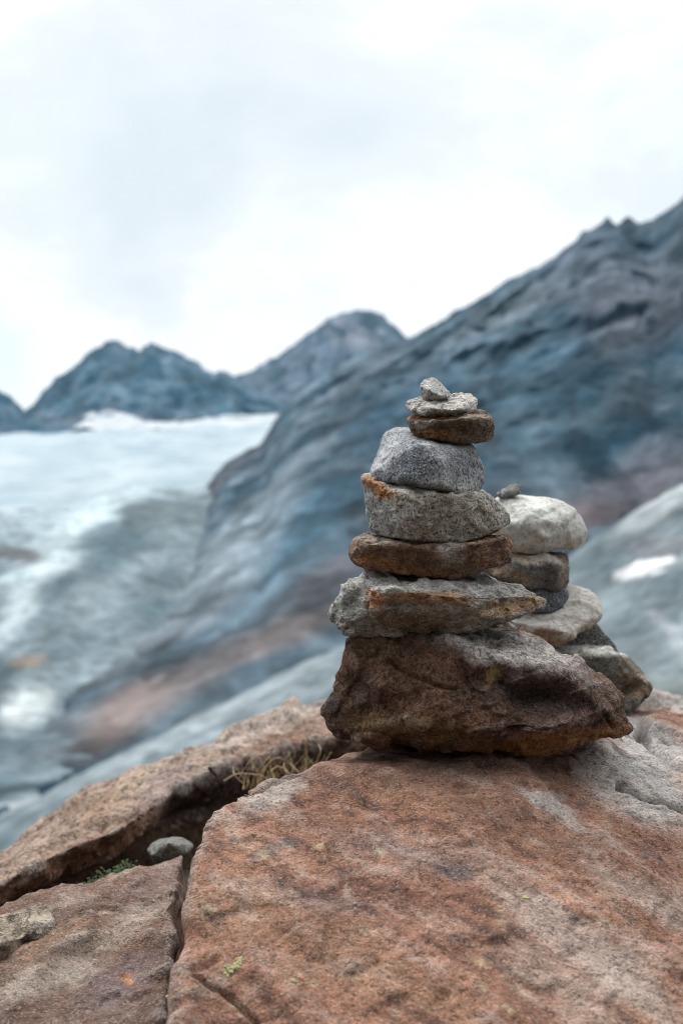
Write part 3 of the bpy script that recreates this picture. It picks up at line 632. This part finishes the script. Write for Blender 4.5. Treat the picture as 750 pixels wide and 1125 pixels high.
# the big mountain on the right -----------------------------------
def m1_disp(P, u, v):
    vv = np.clip(v, 0, 1)
    g = ridged(P * np.array((.0056, .0030, .0026)), 6, .55) * 34 * sstep(vv, 0, .35) * (1 - .5 * vv)
    g = g * (.22 + .78 * sstep(u, .27, .40))
    fw = fbm(P * .012, 3)[:, None]
    g = g + (facets(P * np.array((.0065, .004, .005)) + .3 * fw, 30) * 34 + facets(P * np.array((.017, .010, .013)) + .3 * fw + 7, 30) * 17) * sstep(vv, 0, .12) * (1 - .8 * sstep(vv, .3, .7)) * (.4 + .6 * sstep(u, .25, .40))
    j = fbm(P * .03, 4) * 7 + ridged(P * .022, 3) * 4 + fbm(P * .009, 3) * 8 * sstep(vv, .02, .2)
    d = np.zeros_like(P); d[:, 2] = j + g * .35; d[:, 1] = -g * .9
    x = -300 + 2100 * u                                   # the notched summit crest
    for c, h, r in ((666, 11, 4.5), (690, 8, 7), (677, -5, 4), (703, -4, 5), (640, 4, 5), (600, 4, 6), (560, 4, 7), (500, 3, 8)):
        d[:, 2] += h * np.exp(-((x - c) / r) ** 2) * np.exp(-(v / .03) ** 2)
    return d
def m1_col(P, u, v, px, py):
    w = (fbm(P * .006, 4), fbm(P * .006 + 30, 4))
    along = (px * .80 - py * .60); across = (px * .60 + py * .80)
    q = np.stack([P[:, 0] * .0050 + P[:, 2] * .003, P[:, 1] * .0035, P[:, 2] * .0075 - P[:, 0] * .003], 1)
    s = fbm(q, 6, .62)
    al, ac = P[:, 0] * .72 + P[:, 2] * .70, -P[:, 0] * .70 + P[:, 2] * .72
    qs = np.stack([al * .0022, ac * .014, P[:, 1] * .0015], 1) + .35 * np.stack([w[0], w[1], w[0]], 1)
    s2 = 1.0 * fbm(q * 3.2 + 11, 6, .66) + .3 * fbm(qs, 5, .6)
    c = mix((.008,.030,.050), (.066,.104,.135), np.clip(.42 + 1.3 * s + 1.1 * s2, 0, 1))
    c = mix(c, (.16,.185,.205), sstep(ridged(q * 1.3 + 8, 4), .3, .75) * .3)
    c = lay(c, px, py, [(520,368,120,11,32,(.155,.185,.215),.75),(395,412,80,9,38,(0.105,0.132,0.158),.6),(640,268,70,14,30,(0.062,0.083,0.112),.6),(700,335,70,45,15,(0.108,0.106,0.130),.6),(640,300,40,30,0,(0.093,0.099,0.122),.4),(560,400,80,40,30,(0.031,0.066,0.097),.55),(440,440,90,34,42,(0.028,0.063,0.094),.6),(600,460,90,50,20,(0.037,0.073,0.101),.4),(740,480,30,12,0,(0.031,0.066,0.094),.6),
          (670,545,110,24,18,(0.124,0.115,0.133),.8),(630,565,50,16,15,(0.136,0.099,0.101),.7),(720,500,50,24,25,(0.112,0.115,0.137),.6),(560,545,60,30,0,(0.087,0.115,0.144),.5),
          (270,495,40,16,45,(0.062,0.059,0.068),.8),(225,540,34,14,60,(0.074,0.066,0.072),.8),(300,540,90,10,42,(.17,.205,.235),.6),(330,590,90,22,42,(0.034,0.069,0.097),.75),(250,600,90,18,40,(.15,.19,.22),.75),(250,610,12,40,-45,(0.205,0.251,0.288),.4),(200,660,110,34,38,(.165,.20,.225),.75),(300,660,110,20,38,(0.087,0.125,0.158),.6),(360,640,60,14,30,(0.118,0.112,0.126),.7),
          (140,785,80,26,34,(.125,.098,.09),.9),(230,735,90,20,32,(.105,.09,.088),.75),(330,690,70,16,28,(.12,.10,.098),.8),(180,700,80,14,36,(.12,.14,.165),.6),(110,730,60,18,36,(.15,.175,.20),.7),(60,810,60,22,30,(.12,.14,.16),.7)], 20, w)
    fc = facets(P * np.array((.014, .009, .012)) + .5 * w[0][:, None], 36)
    return c * (1 + .8 * np.clip(s + .8 * s2, -.9, 1.2))[:, None] * (1 + .55 * np.clip(fc * 1.6, -.8, 1))[:, None]
rg = [(-300,830,1050),(-150,770,1250),(-40,720,1500),(40,680,1700),(110,635,1950),(170,590,2200),(205,563,2400),(225,536,2550),(250,507,2650),(270,496,2680),(285,490,2680),(300,466,2640),(320,437,2600),(335,423,2580),(350,414,2550),(375,400,2520),(400,388,2480),(420,383,2450),(440,377,2420),(470,361,2350),(500,344,2300),(530,327,2250),(560,309,2200),(580,299,2180),(600,289,2150),(620,273,2120),(640,258,2100),(655,250,2080),(666,246,2070),(692,244,2050),(706,243,2040),(715,243,2040),(728,234,2000),(750,217,1950),(800,185,1900),(900,140,1850),(1100,90,1800),(1400,120,1700),(1800,160,1600)]
b1 = [(-300,1000,430),(-100,950,480),(100,905,540),(300,830,640),(500,760,800),(650,700,950),(800,670,1000),(1100,650,900),(1800,650,800)]
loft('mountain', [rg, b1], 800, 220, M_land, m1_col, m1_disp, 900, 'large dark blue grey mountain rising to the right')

# the nearer hillside of bleached slabs with a snow patch ---------------------
def n1_disp(P, u, v):
    d = np.zeros_like(P)
    d[:, 2] = (9 * fbm(P * np.array((.02, .014, .01)), 5) + 2 * ridged(P * np.array((.06, .035, .03)), 5, .6) + 3 * facets(P * np.array((.05, .03, .04)), 30)) * (.35 + .65 * sstep(v, 0, .3)); return d
def n1_col(P, u, v, px, py):
    w = (fbm(P * .03, 4), fbm(P * .03 + 30, 4))
    a = math.radians(28); q = np.stack([(px * math.cos(a) - py * math.sin(a)) * .008, (px * math.sin(a) + py * math.cos(a)) * .035, P[:, 1] * .002], 1)
    s = fbm(q + .25 * np.stack([w[0], w[1], w[0]], 1), 5, .6)
    c = mix((0.086,0.119,0.135), (0.198,0.234,0.254), np.clip(.5 + 1.3 * s, 0, 1))
    c = lay(c, px, py, [(720,560,60,14,35,(0.374,0.408,0.425),.7),(700,590,60,7,25,(0.099,0.119,0.132),.6),(730,600,40,8,10,(0.145,0.145,0.155),.6),(735,640,50,9,20,(0.086,0.115,0.132),.8),(690,660,50,18,0,(0.145,0.185,0.201),.7),(740,700,40,8,-50,(0.264,0.290,0.310),.6),(690,720,40,20,0,(0.178,0.211,0.224),.6),(730,755,50,10,0,(0.165,0.185,0.172),.6),
          (250,780,170,9,27,(0.238,0.277,0.297),.8),(330,745,100,6,27,(0.112,0.139,0.155),.6),(200,830,110,10,27,(0.158,0.191,0.211),.7),(350,760,70,8,30,(0.185,0.218,0.238),.6)], 12, w)
    c = lay(c, px, py, [(700,626,28,8,20,(.58,.60,.61),1.0),(716,617,22,5,6,(.62,.63,.64),1.0),(688,633,14,4,25,(.5,.52,.53),.9),(722,630,10,3,10,(.5,.52,.53),.7)], 16, w, .22)
    return c * (1 + .5 * np.clip(s, -.8, .8))[:, None]
r1 = [(-300,1010,330),(-60,930,400),(40,880,440),(100,846,470),(200,796,520),(300,745,570),(400,703,620),(500,668,670),(560,650,700),(610,624,715),(650,592,720),(700,560,720),(750,533,720),(850,488,720),(1000,430,720),(1400,380,650),(1800,400,600)]
b2 = [(-300,1300,120),(0,1200,130),(300,1100,150),(560,1000,170),(750,960,180),(1000,950,180),(1800,900,180)]
loft('hillside', [r1, b2], 900, 200, M_vall, n1_col, n1_disp, 250, 'bleached scree hillside below the mountain with one snow patch')

# the ground: a ledge round the camera, dropping into the valley in front, an added slope behind -------------
nr, na = 330, 360
rr = np.concatenate([[0.0], np.geomspace(.25, 9000, nr - 1)]); aa = np.linspace(0, 2 * math.pi, na, endpoint=False)
Rg, Ag = np.meshgrid(rr, aa, indexing='ij'); X, Yg = (Rg * np.sin(Ag)).ravel(), (Rg * np.cos(Ag)).ravel(); R_ = Rg.ravel()
front = sstep(Yg / (R_ + .5), -.35, .25)
zf = -.95 - np.minimum(.72 * np.maximum(R_ - 1.9, 0), 290)
zb = -.95 + np.minimum(.85 * np.maximum(R_ - 2.0, 0), 700) * np.clip(-Yg / (R_ + .1) * 1.6, 0, 1)  # unseen slope, added and steepened to block light from behind the camera
Z = zf * front + zb * (1 - front)
P = np.stack([X, Yg, Z], 1)
P[:, 2] += fbm(P * 2.2, 5) * .05 * sstep(R_, 0, 1) + np.where(R_ > 4, fbm(P * .15, 4) * np.minimum(R_ * .04, 8), 0)
seg = np.clip(((X + .36) * .16 + (Yg - 1.50) * .12) / (.16 ** 2 + .12 ** 2), 0, 1)     # grit filling the crevice
gd = np.hypot(X + .36 - .16 * seg, Yg - 1.50 - .12 * seg)
P[:, 2] += (.325 - .02 * seg) * (1 - sstep(gd, .05, .16))
i, j = np.meshgrid(np.arange(nr - 1), np.arange(na), indexing='ij'); a = (i * na + j).ravel(); b = (i * na + (j + 1) % na).ravel()
Q = np.stack([a, b, b + na, a + na], 1)
cg = mix((.10,.075,.055), (.055,.045,.035), np.clip(.5 + fbm(P * 5, 4), 0, 1))
cg = mix(cg, (.2,.22,.23), sstep(R_, 3, 12))
tag(link_mesh('ground', P, Q, M_soil, cg), 'stony ground of the viewpoint ledge', None, None, 'structure')

# ------------------------------------------------------------------ haze
bm = bmesh.new(); bmesh.ops.create_cube(bm, size=1)
lo, hi = np.array((-9500, -9500, -420.)), np.array((9500, 9500, 2600.))
me = bpy.data.meshes.new('haze')
for v in bm.verts: v.co = [(hi[k] - lo[k]) * v.co[k] + (hi[k] + lo[k]) / 2 for k in range(3)]
bm.to_mesh(me); bm.free()
m, t, N = nodes('haze'); out = N('ShaderNodeOutputMaterial'); pv = N('ShaderNodeVolumePrincipled')
pv.inputs['Color'].default_value = (.26, .60, .85, 1); pv.inputs['Density'].default_value = 2.6e-5; pv.inputs['Anisotropy'].default_value = 0.0
t.links.new(pv.outputs[0], out.inputs['Volume']); me.materials.append(m)
hz = bpy.data.objects.new('haze', me); COL.objects.link(hz); tag(hz, 'thin blue mountain haze', None, None, 'stuff')

# ------------------------------------------------------------------ light: overcast sky and a soft sun
SUN_EL, SUN_AZ = math.radians(54), math.radians(-46)     # azimuth from +Y towards +X: from the left, a little behind the cairns
w = bpy.data.worlds.new('World'); scene.world = w; w.use_nodes = True
t = w.node_tree; t.nodes.clear(); L = t.links.new
def N(ty, **k): return _mk(t, ty, k)
out = N('ShaderNodeOutputWorld'); bg = N('ShaderNodeBackground'); L(bg.outputs[0], out.inputs[0]); bg.inputs['Strength'].default_value = .1
sky = N('ShaderNodeTexSky', sky_type='NISHITA', sun_disc=False); sky.sun_elevation = SUN_EL; sky.sun_rotation = SUN_AZ; sky.altitude = 2800
tc = N('ShaderNodeTexCoord')
mp = N('ShaderNodeMapping'); mp.inputs['Scale'].default_value = (1, 1, 1.9); mp.inputs['Location'].default_value = (.35, .1, .42); L(tc.outputs['Generated'], mp.inputs[0])
n1 = N('ShaderNodeTexNoise'); n1.inputs['Scale'].default_value = 3.2; n1.inputs['Detail'].default_value = 7; n1.inputs['Roughness'].default_value = .6; n1.inputs['Distortion'].default_value = .35; L(mp.outputs[0], n1.inputs[0])
def blob(px, py, r0, r1, amount, src):
    d = at(px, py, 1.0); d = d / np.linalg.norm(d)
    nd = N('ShaderNodeTexNoise'); nd.inputs['Scale'].default_value = 6; nd.inputs['Detail'].default_value = 5; L(tc.outputs['Generated'], nd.inputs[0])
    ad = N('ShaderNodeVectorMath', operation='MULTIPLY_ADD'); L(nd.outputs['Color'], ad.inputs[0]); ad.inputs[1].default_value = (.34, .34, .34); L(tc.outputs['Generated'], ad.inputs[2])
    ds = N('ShaderNodeVectorMath', operation='DISTANCE'); L(ad.outputs[0], ds.inputs[0]); ds.inputs[1].default_value = tuple(d + .17)
    r = N('ShaderNodeMapRange', interpolation_type='SMOOTHSTEP'); L(ds.outputs['Value'], r.inputs[0])
    for i, v in enumerate((r0, r1, amount, 0.0)): r.inputs[i + 1].default_value = v
    sb = N('ShaderNodeMath', operation='SUBTRACT'); L(src, sb.inputs[0]); L(r.outputs[0], sb.inputs[1]); return sb.outputs[0]
cl = blob(140, 130, .02, .15, .24, n1.outputs[0]); cl = blob(260, 20, .02, .16, .16, cl); cl = blob(190, 215, .01, .08, .12, cl)
cr = N('ShaderNodeValToRGB'); L(cl, cr.inputs[0])
e = cr.color_ramp.elements
e[0].position = .16; e[0].color = (7.35, 7.4, 7.45, 1); e[1].position = .58; e[1].color = (9.8, 9.6, 9.5, 1)
el = cr.color_ramp.elements.new(.40); el.color = (8.3, 8.25, 8.2, 1); el = cr.color_ramp.elements.new(.47); el.color = (9.2, 9.05, 8.95, 1)
# thin places where the blue shows through
n2 = N('ShaderNodeTexNoise'); n2.inputs['Scale'].default_value = 2.1; n2.inputs['Detail'].default_value = 5; L(mp.outputs[0], n2.inputs[0])
mr = N('ShaderNodeMapRange'); L(n2.outputs[0], mr.inputs[0])
for i, v in enumerate((.28, .42, .85, 1.0)): mr.inputs[i + 1].default_value = v
mx = N('ShaderNodeMix', data_type='RGBA'); L(blob(0, 425, .01, .10, .40, mr.outputs[0]), mx.inputs[0]); L(sky.outputs[0], mx.inputs[6]); L(cr.outputs[0], mx.inputs[7])
# the cloud deck is brighter overhead than near the horizon
sx = N('ShaderNodeSeparateXYZ'); L(tc.outputs['Generated'], sx.inputs[0])
zr = N('ShaderNodeMapRange'); L(sx.outputs['Z'], zr.inputs[0])
for i, v in enumerate((.36, 1.0, 1.0, 3.6)): zr.inputs[i + 1].default_value = v
vm = N('ShaderNodeVectorMath', operation='SCALE'); L(mx.outputs[2], vm.inputs[0]); yr = N('ShaderNodeMapRange', interpolation_type='SMOOTHSTEP'); L(sx.outputs['Y'], yr.inputs[0])      # unseen sky behind the viewpoint dimmed to deepen shade on camera-facing sides
for i, v in enumerate((-.75, .30, .12, 1.0)): yr.inputs[i + 1].default_value = v
zy = N('ShaderNodeMath', operation='MULTIPLY'); L(zr.outputs[0], zy.inputs[0]); L(yr.outputs[0], zy.inputs[1])
L(zy.outputs[0], vm.inputs['Scale'])
L(vm.outputs[0], bg.inputs['Color'])

sl = bpy.data.lights.new('sun', 'SUN'); sl.energy = 1.5; sl.angle = math.radians(14); sl.color = (1, .96, .9)
so = bpy.data.objects.new('sun', sl); COL.objects.link(so)
dv = Vector((math.sin(SUN_AZ) * math.cos(SUN_EL), math.cos(SUN_AZ) * math.cos(SUN_EL), math.sin(SUN_EL)))
so.rotation_euler = dv.to_track_quat('Z', 'Y').to_euler()

# ------------------------------------------------------------------ camera and render
cam = bpy.data.cameras.new('camera'); co = bpy.data.objects.new('camera', cam); COL.objects.link(co); scene.camera = co
cam.sensor_fit = 'VERTICAL'; cam.sensor_height = 36; cam.lens = 36 * F / 1125
co.rotation_euler = (math.pi / 2 - PITCH, 0, 0)
cam.clip_start = .02; cam.clip_end = 40000
cam.dof.use_dof = True; cam.dof.focus_distance = 1.255; cam.dof.aperture_fstop = 4.7
scene.render.engine = 'CYCLES'
cy = scene.cycles
cy.filter_width = .8; cy.use_denoising = True; cy.denoiser = 'OPENIMAGEDENOISE'; cy.denoising_input_passes = 'RGB_ALBEDO_NORMAL'; cy.denoising_prefilter = 'ACCURATE'
cy.max_bounces = 5; cy.diffuse_bounces = 3; cy.volume_bounces = 1; cy.use_adaptive_sampling = False
vs = scene.view_settings
vs.view_transform = 'Standard'; vs.look = 'None'; vs.exposure = .36; vs.gamma = 1; vs.use_curve_mapping = False
